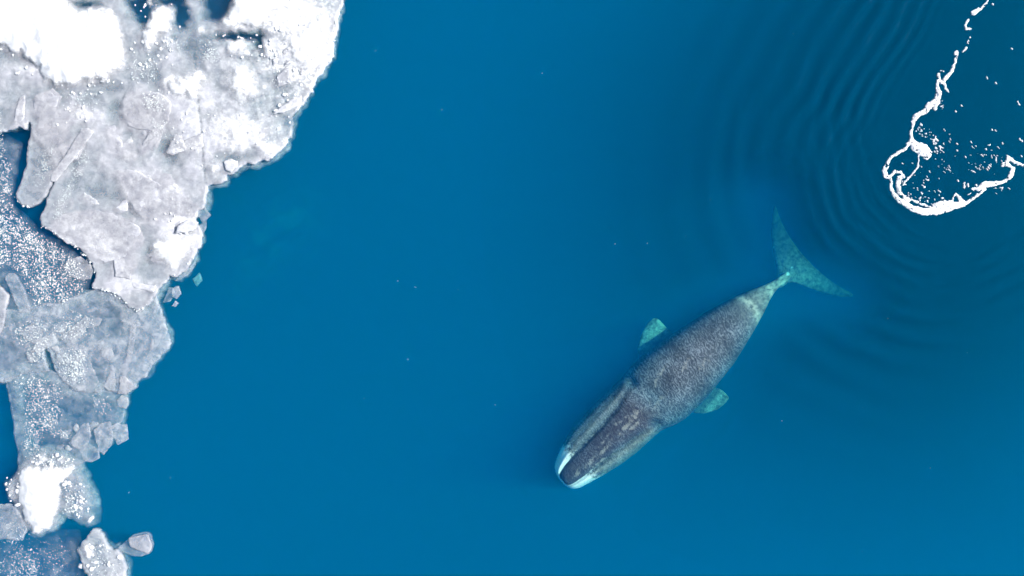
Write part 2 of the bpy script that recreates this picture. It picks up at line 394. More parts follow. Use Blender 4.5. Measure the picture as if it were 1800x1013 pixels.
# white chin: front of the lips, both sides of the rostrum
chin = np.where(wd > rc, 1 - smooth(6, 72, ws - 0.2 * np.abs(wd)), 1 - smooth(12, 80, ws - 0.1 * np.abs(wd))) * smooth(0.98, 1.12, onr)
chin = np.where(ws < 2.5, 1, chin)
chin[ws > 120] = 0
for bx, by, br in [(1385, 482, 3.2), (1360, 435, 2.0), (1392, 470, 1.6), (1499, 518, 2.5)]: chin = np.maximum(chin, np.exp(-((wpx - bx) ** 2 + (wpy - by) ** 2) / br ** 2))
attr(whale, 'white', chin * 1.15)
def blob(s0, d0, ls, ld, rot=0.0):
    a, b = ws - s0, wd - d0; ca, sa = math.cos(rot), math.sin(rot)
    return np.exp(-((a * ca + b * sa) / ls) ** 2 - ((-a * sa + b * ca) / ld) ** 2)
scar = np.zeros(len(ws))
for bl in [(60, -8, 16, 7, 0.1), (92, -8, 30, 5, 0.12), (100, 4, 22, 4, 0.2), (145, -4, 26, 8, 0.1), (150, 10, 24, 5, -0.1), (82, 23, 30, 2.4, 0.09), (122, 26, 20, 2.2, 0.05), (72, -18, 28, 3, -.1), (28, -6, 12, 6, 0.3),
           (172, 0, 24, 9, 0.1), (160, -12, 20, 6, 0), (240, 18, 22, 5, 0.6), (262, 26, 18, 4, 0.3), (300, 6, 24, 6, 0.4), (330, -14, 26, 7, 0.2), (225, -10, 26, 6, 0.1)]:
    scar = np.maximum(scar, blob(*bl) * 0.75)
off = wd - cdw; hww = (hlw + hrw) / 2
ring = np.exp(-((ws - 456 + 0.012 * off ** 2) / 5.5) ** 2) * 0.9 + np.exp(-((ws - 500 + 0.02 * off ** 2) / 5) ** 2) * 0.8 + np.exp(-((ws - 524) / 4.0) ** 2) * 0.8
attr(whale, 'scar', np.maximum(scar, np.clip(ring, 0, 1) * 1.0))
isblade = (np.abs(off) > hww + 1.0) | (ws > 535)
pale = smooth(400, 520, ws) * 0.6 + ring * 0.75
pale = np.where(isblade & (ws < 450), 0.25 + 0.7 * smooth(2, 20, np.abs(off) - hww), pale); pale = np.where(isblade & (ws >= 450), 0.6, pale)  # flippers darken towards the base: the body's shadow painted into the colour
pale = np.maximum(pale, np.where(wd > rc, 0.16, 0.3) * (1 - smooth(170, 200, ws)) * smooth(1.0, 1.5, onr))  # sunward lip paler than the other: side light painted into the skin
attr(whale, 'pale', np.clip(pale, 0, 1))
wr = (1 - 0.55 * (1 - smooth(150, 235, ws)) * (1 - smooth(0.9, 1.3, onr))) * np.where(isblade, 0.15, 1.0) * (1 - 0.5 * smooth(400, 480, ws)); attr(whale, 'wrinkle_caustic', wr)
dusk = (1 - smooth(150, 235, ws)) * (1 - smooth(0.9, 1.3, onr)); attr(whale, 'dusk', dusk * 0.85)

# ---------------------------------------------------------------- foam
def stroke_field(gx, gy, strokes):
    f = np.full(gx.shape, -99.0)
    for st in strokes:
        if len(st) == 1: st = [st[0], (st[0][0] + 0.5, st[0][1] + 0.5, st[0][2])]
        for (x0, y0, w0_), (x1, y1, w1_) in zip(st, st[1:]):
            dx, dy = x1 - x0, y1 - y0; L = dx * dx + dy * dy + 1e-9
            t = np.clip(((gx - x0) * dx + (gy - y0) * dy) / L, 0, 1)
            dd = np.sqrt((gx - x0 - t * dx) ** 2 + (gy - y0 - t * dy) ** 2)
            np.maximum(f, 0.94 * (w0_ + (w1_ - w0_) * t) / 2 - dd, out=f)
    return f
def foam(name, label, strokes, cat='foam', kind=None, group=None, step=0.8, ragged=2.0, seed=3):
    allp = np.array([p for st in strokes for p in st]); m = 14
    x0, y0 = allp[:, 0].min() - m, allp[:, 1].min() - m; x1, y1 = allp[:, 0].max() + m, allp[:, 1].max() + m
    gx, gy = np.meshgrid(np.arange(x0, x1, step), np.arange(y0, y1, step))
    f = stroke_field(gx, gy, strokes) + ragged * fbm(gx / 7, gy / 7, seed, 4, 0.6) + 1.2 * fbm(gx / 2.6, gy / 2.6, seed + 9, 2)
    f = np.where((fbm(gx / 4.2, gy / 4.2, seed + 30, 3, 0.6) > 0.56) & (f < 7) & (ragged > 0.5), -1, f)
    keep = f > 0
    q = keep[:-1, :-1] & keep[1:, :-1] & keep[:-1, 1:] & keep[1:, 1:]
    used = np.zeros(keep.shape, bool); used[:-1, :-1] |= q; used[1:, :-1] |= q; used[:-1, 1:] |= q; used[1:, 1:] |= q
    idx = -np.ones(keep.shape, int); idx[used] = np.arange(used.sum())
    n = int(used.sum())
    h = 0.012 + 0.10 * np.clip(f[used] / 6, 0, 1) ** 0.6 * (0.45 + 0.55 * vnoise(gx[used] / 2.5, gy[used] / 2.5, 5))
    top = [P(a, b, 0) + np.array([0, 0, 0.06 + z]) for a, b, z in zip(gx[used], gy[used], h)]
    bot = [P(a, b, 0) + np.array([0, 0, 0.02]) for a, b in zip(gx[used], gy[used])]
    fs = []; jj, ii = np.nonzero(q); cnt = set()
    for j, i in zip(jj, ii):
        a, b, c_, d = idx[j, i], idx[j + 1, i], idx[j + 1, i + 1], idx[j, i + 1]
        fs.append((a, b, c_, d)); fs.append((d + n, c_ + n, b + n, a + n))
        for e in ((a, b), (b, c_), (c_, d), (d, a)): cnt.add(e)
    for a, b in cnt:
        if (b, a) not in cnt: fs.append((b, a, a + n, b + n))
    o = mesh_obj(name, top + bot, fs, M_FOAM); tag(o, label, cat, group, kind); return o

LOOP = [
    [(1600, 240, 7), (1602, 250, 15), (1609, 259, 21), (1620, 264, 25), (1629, 271, 19), (1628, 277, 10)],
    [(1598, 250, 9), (1590, 262, 8), (1576, 270, 7), (1565, 277, 7), (1558, 288, 8), (1553, 300, 9), (1556, 310, 9), (1564, 313, 7)],
    [(1612, 268, 4), (1613, 285, 3.4), (1611, 296, 3.2), (1603, 306, 3.2), (1590, 319, 3.4), (1586, 326, 3.4)],
    [(1563, 312, 7), (1572, 302, 6), (1581, 303, 6), (1588, 312, 5)],
    [(1580, 312, 8), (1577, 325, 9), (1580, 338, 9), (1588, 346, 6)],
    [(1565, 314, 6), (1565, 330, 6), (1570, 343, 8), (1580, 353, 10), (1592, 360, 12), (1605, 368, 13), (1622, 373, 13), (1640, 371, 16), (1655, 365, 25), (1668, 362, 22), (1680, 362, 13), (1692, 359, 11), (1698, 356, 8)],
    [(1588, 346, 7), (1592, 352, 12)], [(1600, 352, 3), (1612, 356, 3.4), (1625, 362, 4), (1634, 364, 3)],
    [(1645, 362, 14), (1660, 358, 12)],
    [(1673, 348, 4), (1678, 341, 4), (1685, 348, 7), (1690, 355, 9)], [(1674, 348, 3.4), (1674, 356, 3)],
    [(1698, 356, 7), (1710, 349, 6), (1721, 341, 5), (1729, 333, 6)],
    [(1708, 331, 4), (1718, 333, 8), (1728, 325, 12), (1740, 324, 11), (1755, 322, 7), (1767, 318, 7)],
    [(1700, 343, 4), (1704, 341, 5)],
    [(1767, 318, 8), (1775, 309, 10), (1779, 298, 8), (1771, 290, 7), (1763, 290, 9), (1758, 293, 5)],
    [(1768, 285, 8), (1770, 277, 8), (1782, 286, 7), (1795, 291, 5), (1812, 293, 5), (1830, 291, 5)],
]
UPPER = [
    [(1680, 93, 8), (1679, 101, 6), (1677, 111, 5), (1673, 120, 6), (1669, 129, 7), (1662, 137, 9), (1655, 146, 7), (1650, 141, 6), (1647, 131, 7)],
    [(1652, 125, 3), (1657, 126, 4)], [(1658, 146, 6), (1661, 156, 4), (1667, 164, 2.5)],
    [(1647, 142, 6), (1646, 152, 6), (1649, 164, 11), (1645, 181, 12), (1642, 192, 7)],
    [(1640, 178, 7), (1632, 187, 14), (1625, 197, 11), (1615, 201, 9), (1608, 206, 12), (1604, 215, 7), (1602, 228, 6), (1600, 238, 6)],
]
foam('sea_foam', 'thick white foam loop hooking around to the right edge of the picture', LOOP)
foam('sea_foam', 'thin twisting white foam rope running up from the foam loop', UPPER, seed=21)
foam('sea_foam', 'small white foam tuft at the top right, second gap along the foam rope', [[(1700, 37, 5), (1695, 45, 5), (1697, 52, 5), (1705, 52, 4)]], ragged=1.4, seed=31)
foam('sea_foam', 'slanting white foam dash nearest the top edge of the picture', [[(1737, -8, 3), (1735, 2, 4), (1729, 10, 5), (1722, 18, 4)], [(1718, 18, 8), (1709, 24, 9)]], ragged=1.0, seed=41)
foam('sea_foam', 'short foam dash between the foam rope and the small tuft', [[(1697, 85, 5), (1691, 92, 4)]], ragged=0.6, seed=43)
fl = []
def fleck_line(x0, y0, x1, y1, n, spread, size=(1.3, 2.5)):
    for _ in range(n):
        t = rng.random(); x = x0 + (x1 - x0) * t + rng.normal() * spread; y = y0 + (y1 - y0) * t + rng.normal() * spread
        a = rng.uniform(0.5, 1.3); L = rng.uniform(0.5, 5) * (rng.random() < 0.6) + 0.6; s_ = rng.uniform(*size)
        fl.append([(x, y, s_), (x + L * math.cos(a), y + L * math.sin(a), s_ * 0.8)])
fleck_line(1618, 212, 1640, 255, 22, 4); fleck_line(1608, 225, 1625, 240, 14, 4); fleck_line(1640, 250, 1668, 300, 26, 6); fleck_line(1635, 230, 1650, 265, 10, 2, (2, 4))
fleck_line(1700, 285, 1740, 300, 30, 11); fleck_line(1735, 275, 1765, 280, 14, 5); fleck_line(1600, 325, 1660, 350, 26, 9); fleck_line(1610, 300, 1665, 328, 16, 9)
fleck_line(1595, 345, 1640, 352, 22, 3); fleck_line(1690, 320, 1705, 335, 8, 5, (2, 5)); fleck_line(1740, 335, 1775, 330, 10, 3); fleck_line(1665, 250, 1690, 270, 7, 8); fleck_line(1720, 270, 1760, 260, 8, 9)
fleck_line(1705, 55, 1700, 80, 5, 2, (1.6, 2.6)); fleck_line(1650, 175, 1656, 190, 8, 2, (1.4, 2.4)); fleck_line(1575, 315, 1592, 322, 10, 3, (1.2, 2))
for x, y in [(1743, 8), (1776, 86), (1789, 183), (1787, 180), (1732, 137), (1748, 146), (1688, 186), (1678, 196), (1741, 228), (1748, 230), (1705, 250), (1707, 258), (1680, 264), (1731, 262), (1790, 245), (1795, 248), (1585, 287), (1658, 228), (1760, 252), (1682, 317), (1793, 274), (1651, 163)]:
    fl.append([(x, y, 3.4), (x + 1.5, y + 2, 2.4)])
foam('foam_flecks', 'tiny loose white foam flecks scattered inside the foam loop', fl, cat=None, kind='stuff', step=0.7, ragged=0.35, seed=55)

# ---------------------------------------------------------------- rippled water round the foam
FRONT = [(1760, -120), (1735, 0), (1700, 40), (1680, 95), (1647, 135), (1604, 215), (1575, 270), (1553, 300), (1565, 335), (1595, 362), (1635, 378), (1680, 366), (1730, 340), (1780, 305), (1860, 285), (1960, 270)]
segs = [(*FRONT[i], *FRONT[i + 1]) for i in range(len(FRONT) - 1)]
st = 2.4
gx, gy = np.meshgrid(np.arange(700, 2060, st), np.arange(-260, 1160, st))
sh = gx.shape; gxf, gyf = gx.ravel(), gy.ravel()
wob = 13 * fbm(gxf / 150, gyf / 150, 71, 2) + 2.5 * fbm(gxf / 45, gyf / 45, 72, 2)
D = seg_dist(gxf, gyf, segs)
poly_in = FRONT + [(2100, 200), (2100, -300), (1800, -300)]
inside = in_poly(gxf, gyf, poly_in)
Dm = np.maximum(D + wob * smooth(0, 90, D), 0) / PPM
def train(dm, a, b): return (a + b * dm), 2 * math.pi / b * np.log(a + b * dm)
along = vnoise(gxf / 85, gyf / 85, 77)
gD = np.gradient(D.reshape(sh)); turn = (1 + 1.3 * np.abs(gD[0] / (np.hypot(*gD) + 1e-9)) ** 1.5).ravel()
# long soft swell bands farther out, fine ripples close to the foam
lam, ph = train(Dm, 0.26, 0.15)
sl1 = 0.20 * smooth(0.8, 2.6, Dm) * np.exp(-np.maximum(Dm - 4.0, 0) / 11) * (0.3 + 1.0 * along) * turn
hgt = sl1 * lam / (2 * math.pi) * np.cos(ph)
D2 = np.maximum(np.hypot(gxf - 1690, (gyf - 235) * 0.95) - 95 + 0.6 * wob, 0) / PPM
lam2, ph2 = train(D2, 0.34, 0.13)
hgt += 0.07 * smooth(0.5, 2.5, D2) * np.exp(-np.maximum(D2 - 3.5, 0) / 11) * (0.1 + 1.2 * vnoise(gxf / 60, gyf / 60, 78)) * lam2 / (2 * math.pi) * turn * np.cos(ph2 + 1.3)
D3 = (D + 1.5 * fbm(gxf / 20, gyf / 20, 73, 2)) / PPM
hgt += 0.11 * smooth(0.1, 0.35, D3) * np.exp(-(D3 / 1.7) ** 2) * (0.2 + 0.9 * vnoise(gxf / 34, gyf / 34, 79)) * 0.26 / (2 * math.pi) * turn * np.cos(2 * math.pi * D3 / (0.22 + 0.05 * D3))
hgt = np.where(inside, 0.010 * fbm(gxf / 18, gyf / 18, 83, 3), hgt)
hgt += 0.004 * fbm(gxf / 9, gyf / 9, 85, 2) + 0.012 * fbm(gxf / 22, gyf / 34, 86, 3)
fade = np.where(inside, 1.0, np.clip(np.exp(-(np.maximum(Dm - 0.3, 0) / 10.2) ** 1.8) - 0.012, 0, 1) * smooth(720, 960, gxf))
# calm where the whale lies
bl_s = (gxf - NOSE[0]) * U[0] + (gyf - NOSE[1]) * U[1]; bl_d = (gxf - NOSE[0]) * Nn[0] + (gyf - NOSE[1]) * Nn[1]
body_d = np.hypot(np.maximum(bl_s - 520, 0), np.maximum(np.abs(bl_d) - np.interp(bl_s, [0, 250, 531], [60, 70, 10]), 0))
fl_segs = [(1361, 357, 1372, 420), (1372, 420, 1385, 480), (1385, 480, 1440, 500), (1440, 500, 1502, 519)]
fd = seg_dist(gxf, gyf, fl_segs)
calm = smooth(2, 95, fd - 14) * smooth(2, 95, body_d)
edge = smooth(2060, 1900, gxf) if False else (1 - smooth(1860, 2040, gxf)) * smooth(-250, -80, gyf) * (1 - smooth(900, 1140, gyf))
fade = 0.70 * fade * calm * edge
zz = 0.07 + hgt * smooth(0.02, 0.2, fade)
vtx = np.stack([(gxf - 900) / PPM, (506.5 - gyf) / PPM, np.maximum(zz, 0.004)], 1)
fq = fade.reshape(sh); keepq = (np.maximum.reduce([fq[:-1, :-1], fq[1:, :-1], fq[:-1, 1:], fq[1:, 1:]]) > 0.012)
ids = np.arange(sh[0] * sh[1]).reshape(sh); jj, ii = np.nonzero(keepq)
qf = np.stack([ids[jj, ii], ids[jj + 1, ii], ids[jj + 1, ii + 1], ids[jj, ii + 1]], 1)
us = np.zeros(len(vtx), bool); us[qf.ravel()] = True; remap = np.cumsum(us) - 1
rip = mesh_obj('rippled_water', vtx[us], remap[qf].tolist(), M_RIPPLE); attr(rip, 'fade', fade[us])
tag(rip, 'dark rippled water with ring waves spreading from the foam', kind='structure')

# ---------------------------------------------------------------- ice
# thick (white) and thin (blue) spots of the pack, in photo pixels: x, y, rx, ry, change of opacity
SPOTS = [(205, 190, 10, 22, -.35), (195, 150, 14, 14, -.25), (303, 268, 14, 20, -.45), (292, 258, 14, 10, -.25), (110, 165, 30, 12, -.2), (180, 340, 40, 22, -.22), (250, 370, 30, 14, -.2), (240, 60, 10, 30, -.15),
         (350, 90, 22, 24, -.4), (330, 62, 14, 30, -.35), (425, 64, 38, 5.5, -2.2), (458, 70, 6, 16, -1.8), (150, 10, 20, 6, -1.4), (447, 150, 0.1, .1, 0), (488, 143, 12, 12, -.3), (447, 208, 10, 10, -.18), (512, 215, 14, 16, -.42), (410, 278, 26, 9, -.42), (443, 270, 12, 8, -.3),
         (430, 90, 30, 10, -.12), (500, 145, 30, 20, -.12), (272, 90, 14, 10, -.2), (275, 140, 10, 16, -.35), (252, 28, 8, 18, -1.8), (247, 4, 15, 15, -2.4), (319, 24, 10, 18, -2.2), (298, 0, 18, 8, -1.8), (384, 4, 20, 26, -2.6), (310, 68, 4, 4, -.6),
         (330, 100, 40, 30, .1), (400, 240, 60, 30, .18), (340, 240, 40, 50, .15), (440, 230, 30, 25, .15), (330, 300, 50, 20, .1), (280, 350, 60, 30, .1), (320, 400, 30, 40, .3), (220, 500, 40, 20, .25), (185, 430, 30, 22, .3), (540, 90, 40, 50, .25), (470, 260, 12, 10, .35),
         (60, 125, 40, 12, .2), (150, 200, 30, 14, .25), (500, 30, 60, 30, .25), (345, 175, 40, 25, .25), (25, 200, 20, 20, -.1), (265, 440, 8, 16, -.3), (300, 490, 10, 5, -.3), (75, 300, 20, 40, .02), (130, 290, 18, 40, -.12), (150, 330, 30, 20, -.12), (255, 470, 20, 20, -.12)]
def spots(x, y, pos=False):
    r = np.zeros(x.shape); wx = 9 * fbm(x / 16, y / 16, 501, 4, 0.6); wy = 9 * fbm(x / 16, y / 16, 541, 4, 0.6); x, y = x + wx, y + wy
    for a, b, rx, ry, v in SPOTS:
        if pos and v < 0: v = v * 0.8
        r += v * np.exp(-((x - a) / rx) ** 2 - ((y - b) / ry) ** 2)
    return r
_seed = [100]
def _side(q):
    """+1 or -1 so that the normals used for growing point outwards"""
    x, y = q[:, 0], q[:, 1]; ar = 0.5 * np.sum(x * np.roll(y, -1) - np.roll(x, -1) * y)
    return -1.0 if ar > 0 else 1.0
def slab(name, label, pts, z=0.06, th=0.3, op=0.6, cat='ice floe', mat=None, dome=0.0, dl=0.5, relief=0.03, rs=40.0, edge=1.6, res=3.4, rim=0.12, soft=0.0, nz=0.18, use_spots=False, dust=0.0, bil=0.0, group=None, tilt=(0, 0), cracks=(), skirt=0.0, parent=None, band=0.0, rnd=2):
    """A floe, plate or mound: PTS its outline in photo pixels; everything else in metres."""
    _seed[0] += 13; sd = _seed[0]
    o = np.array(pts, float)
    seg = np.linalg.norm(np.roll(o, -1, 0) - o, axis=1); cum = np.concatenate([[0], np.cumsum(seg)])
    t = np.linspace(0, cum[-1], max(14, int(cum[-1] / (res * 0.75))), endpoint=False); oo = np.vstack([o, o[:1]])
    q = np.stack([np.interp(t, cum, oo[:, 0]), np.interp(t, cum, oo[:, 1])], 1)
    for _ in range(rnd): q = (np.roll(q, 1, 0) + 3 * q + np.roll(q, -1, 0)) / 5
    tg = np.roll(q, -1, 0) - np.roll(q, 1, 0); nr = np.stack([tg[:, 1], -tg[:, 0]], 1) / (np.linalg.norm(tg, axis=1)[:, None] + 1e-9)
    q = q + nr * (edge * (1.3 * fbm(q[:, 0] / 16, q[:, 1] / 16, sd, 3) + 0.9 * fbm(q[:, 0] / 5, q[:, 1] / 5, sd + 5, 2)))[:, None]
    ql = q.tolist(); sg = [(*ql[i], *ql[(i + 1) % len(ql)]) for i in range(len(ql))]
    x0, y0 = q.min(0); x1, y1 = q.max(0)
    gx, gy = np.meshgrid(np.arange(x0, x1, res), np.arange(y0, y1, res)); gx = gx.ravel(); gy = gy.ravel()
    gx = gx + rng.uniform(-.35, .35, gx.shape) * res; gy = gy + rng.uniform(-.35, .35, gy.shape) * res
    ins = in_poly(gx, gy, ql); gx, gy = gx[ins], gy[ins]; dd = seg_dist(gx, gy, sg); ok = dd > res * 0.5
    pp = np.vstack([q, np.stack([gx[ok], gy[ok]], 1)])
    rs_ = delaunay_2d_cdt([Vector(p) for p in pp.tolist()], [], [list(range(len(q)))], 1, 1e-5)
    pv = np.array([tuple(v) for v in rs_[0]]); tri = [tuple(f) for f in rs_[2]]
    cnt = set()
    for f in tri:
        for e in zip(f, f[1:] + f[:1]): cnt.add(e)
    be = [e for e in cnt if (e[1], e[0]) not in cnt]
    bnd = np.zeros(len(pv), bool); bnd[[i for e in be for i in e]] = True
    X, Y = pv[:, 0], pv[:, 1]
    d = seg_dist(X, Y, sg) / PPM; d[bnd] = 0
    n1 = fbm(X / rs, Y / rs, sd + 1, 4)
    zt = z + relief * n1 + dome * (1 - np.exp(-d / dl)) - 0.02 * np.exp(-d / 0.06)
    if bil: zt += bil * billow(X / 22, Y / 22, sd + 2, 4) * (1 - np.exp(-d / 0.25))
    cx, cy = o.mean(0); zt += ((X - cx) * tilt[0] + (Y - cy) * tilt[1]) / PPM
    opv = op + nz * fbm(X / 34, Y / 34, sd + 3, 4, 0.6) + rim * np.exp(-d / 0.10)
    if use_spots: opv += spots(X, Y)
    for cr in cracks:
        cd_ = seg_dist(X, Y, [(*cr[i], *cr[i + 1]) for i in range(len(cr) - 1)]); opv -= 0.35 * np.exp(-(cd_ / 1.6) ** 2); zt -= 0.03 * np.exp(-(cd_ / 1.6) ** 2)
    wht = np.clip(dust + 0.5 * nz * fbm(X / 46, Y / 46, sd + 6, 5, 0.62) * 2, -1, 2)
    if use_spots:
        wht = wht + 1.5 * spots(X, Y, True) + 0.5 * smooth(230, 470, X - 0.25 * Y) + 0.16 * fbm(X / 12, Y / 12, sd + 7, 3)
    wht = np.clip(wht, 0, 1)
    if soft: opv = opv * smooth(0, 1, d / soft * (1 + 0.7 * fbm(X / 9, Y / 9, sd + 4, 3)))
    if band: opv = opv * (1 - smooth(band * 0.6, band, d))
    opv = np.clip(opv, 0.0 if band else 0.02, 1)
    n = len(pv)
    zb = np.minimum(z - th, zt - 0.02)
    top = [P(a, b, 0) for a, b in pv]; vs = np.array(top + top); vs[:n, 2] = zt; vs[n:, 2] = np.broadcast_to(zb, (n,))
    # the CDT runs in picture axes (y down): flip so that faces look up
    fs = [f[::-1] for f in tri] + [tuple(i + n for i in f) for f in tri] + [(a, b, b + n, a + n) for a, b in be]
    ob = mesh_obj(name, vs, fs, mat or M_ICE)
    # two faces lie over each other: half the optical thickness each
    attr(ob, 'op', np.concatenate([1 - np.sqrt(1 - opv * 0.995), 1 - np.sqrt(1 - opv * 0.995)]))
    attr(ob, 'wht', np.concatenate([wht, wht]))
    if parent: ob.parent = parent; return ob
    tag(ob, label, cat, group)
    if skirt:
        k = np.arange(len(q)); grow = skirt * np.clip(0.55 + 1.3 * fbm(q[:, 0] / 26, q[:, 1] / 26, sd + 8, 3), -0.2, 1.6)
        slab('underwater_rim', None, (q[::2] - nr[::2] * grow[::2, None] * _side(q)).tolist(), z=-0.16, th=0.3, op=0.40, mat=M_THIN, edge=2.0, res=4.0, rim=0.0, nz=0.35, soft=0.12, parent=ob, band=0.75)
    return ob

# --- big floes
A = [(-220, -200), (640, -200), (603, 0), (598, 20), (590, 55), (588, 98), (572, 118), (569, 128), (553, 141), (552, 158), (536, 182), (528, 187), (517, 201), (510, 240), (498, 258), (474, 281), (462, 282), (450, 286), (425, 292), (416, 301), (402, 308), (392, 319),
     (363, 328), (366, 347), (355, 366), (346, 373), (346, 388), (358, 406), (356, 424), (346, 446), (330, 474), (308, 490), (298, 484), (284, 502), (272, 520), (262, 532), (246, 548), (232, 540), (215, 525), (195, 512), (165, 505), (170, 482), (158, 460), (140, 436),
     (124, 427), (105, 415), (88, 404), (72, 396), (72, 380), (82, 362), (90, 330), (100, 300), (84, 262), (58, 240), (52, 214), (46, 228), (36, 222), (10, 232), (-220, 225)]
FLOE_A = slab('ice_floe', 'largest grey-white ice floe filling the upper left, heaped with snow', A, z=0.10, th=0.35, op=0.82, use_spots=True, dust=0.05, relief=0.07, res=3.0, edge=3.2, nz=0.24, skirt=9, cracks=[[(343, 95), (347, 150), (352, 200), (357, 260), (362, 322)], [(214, 180), (222, 165)]])
slab('ice_floe', 'finger-shaped grey floe beside the narrow dark water gap', [(58, 228), (50, 262), (49, 290), (36, 328), (29, 345), (36, 358), (52, 366), (66, 361), (80, 347), (92, 322), (112, 290), (132, 255), (120, 225), (82, 212)], z=0.13, th=0.3, op=0.62, rim=0.22, nz=0.15)
FLOE_C = slab('ice_floe', 'translucent middle floe with a blunt corner pointing right into open water', [(-220, 540), (40, 546), (60, 536), (100, 532), (160, 512), (178, 505), (246, 540), (262, 528), (270, 512), (283, 545), (290, 570), (300, 600), (298, 612), (277, 633), (262, 648), (255, 664), (243, 668), (240, 680), (222, 692), (205, 690), (185, 682), (172, 690), (155, 693), (135, 688), (115, 672), (104, 660), (96, 648), (90, 625), (82, 610), (76, 612), (80, 640), (86, 655), (60, 655), (50, 652), (30, 664), (12, 672), (-220, 664)],
     z=0.04, th=0.22, op=0.50, mat=M_THIN, nz=0.30, rim=0.10, edge=2.2, skirt=7)
FLOE_D = slab('ice_floe', 'thin bluish lower floe with frayed right edge above the big snow mound', [(8, 666), (30, 660), (60, 648), (90, 652), (104, 656), (130, 684), (155, 690), (180, 686), (205, 692), (222, 690), (226, 710), (216, 735), (208, 752), (204, 775), (195, 772), (180, 796), (165, 795), (150, 812), (120, 825), (60, 835), (32, 830), (28, 790), (22, 740), (15, 700)],
     z=0.02, th=0.2, op=0.21, mat=M_THIN, nz=0.28, rim=0.14, edge=2.2, skirt=6)
slab('ice_floe', 'dark slush-covered sheet at the left edge below the finger floe', [(-220, 215), (10, 236), (40, 250), (32, 300), (24, 340), (26, 362), (48, 380), (66, 400), (86, 412), (120, 434), (146, 455), (160, 480), (156, 506), (150, 528), (100, 540), (40, 548), (-220, 548)],
     z=0.015, th=0.12, op=0.20, mat=M_THIN, nz=0.2, rim=0.05, edge=1.2, soft=0.3)
slab('ice_floe', 'pale wedge of ice cut off by the left edge of the picture', [(-220, 485), (-5, 497), (17, 518), (12, 545), (4, 580), (-4, 600), (-220, 610)], z=0.10, th=0.2, op=0.66, rim=0.2)
slab('ice_slab', 'small drowned blue-grey tongue beside the pale wedge at the left edge', [(8, 487), (15, 478), (27, 481), (36, 497), (46, 520), (55, 545), (36, 550), (20, 520)], z=0.05, th=0.2, op=0.45, cat='ice slab', mat=M_THIN, rim=0.05)
slab('ice_floe', 'lumpy grey ice collar around the big lower snow mound', [(8, 852), (20, 838), (45, 805), (70, 788), (100, 790), (130, 800), (148, 818), (150, 845), (160, 865), (167, 898), (168, 913), (156, 926), (136, 920), (112, 910), (96, 936), (60, 946), (40, 925), (25, 890), (10, 872)],
     z=0.08, th=0.3, op=0.46, relief=0.06, rs=18, bil=0.10, nz=0.42, rim=0.0, edge=4.5, skirt=8, soft=0.25)
slab('ice_floe', 'grey-blue plate left of the big lower snow mound at the picture edge', [(-220, 886), (20, 886), (34, 900), (48, 932), (36, 950), (0, 948), (-220, 955)], z=0.03, th=0.18, op=0.45, mat=M_THIN, rim=0.18)
slab('ice_floe', 'very thin teal sheet along the bottom left corner dusted with crystals', [(-220, 948), (40, 945), (95, 930), (138, 930), (146, 960), (148, 990), (142, 1170), (-220, 1170)], z=0.015, th=0.12, op=0.12, mat=M_THIN, rim=0.0, nz=0.2, soft=0.7)
slab('ice_floe', 'white-capped floe at the bottom edge beside the small loose fragment', [(137, 966), (150, 945), (165, 931), (173, 931), (186, 946), (196, 966), (206, 967), (216, 976), (222, 1000), (222, 1170), (168, 1170), (156, 1015), (146, 990)], z=0.10, th=0.3, op=0.72, relief=0.06, rs=20, bil=0.08, nz=0.3, edge=2.6, skirt=7, dust=0.2)
slab('ice_fragment', 'small loose thin ice fragment in open water at the bottom', [(204, 967), (216, 956), (230, 942), (255, 935), (265, 938), (270, 960), (265, 973), (250, 979), (226, 976), (212, 971)], z=0.03, th=0.18, op=0.25, cat='ice fragment', mat=M_THIN, edge=0.8, rim=0.15)
slab('ice_fragment', 'bright angular ice block riding on the small loose fragment', [(228, 944), (262, 937), (269, 959), (263, 972), (248, 968), (230, 960)], z=0.16, th=0.12, op=0.6, cat='ice fragment', edge=0.8, rim=0.15, relief=0.05, rs=14)

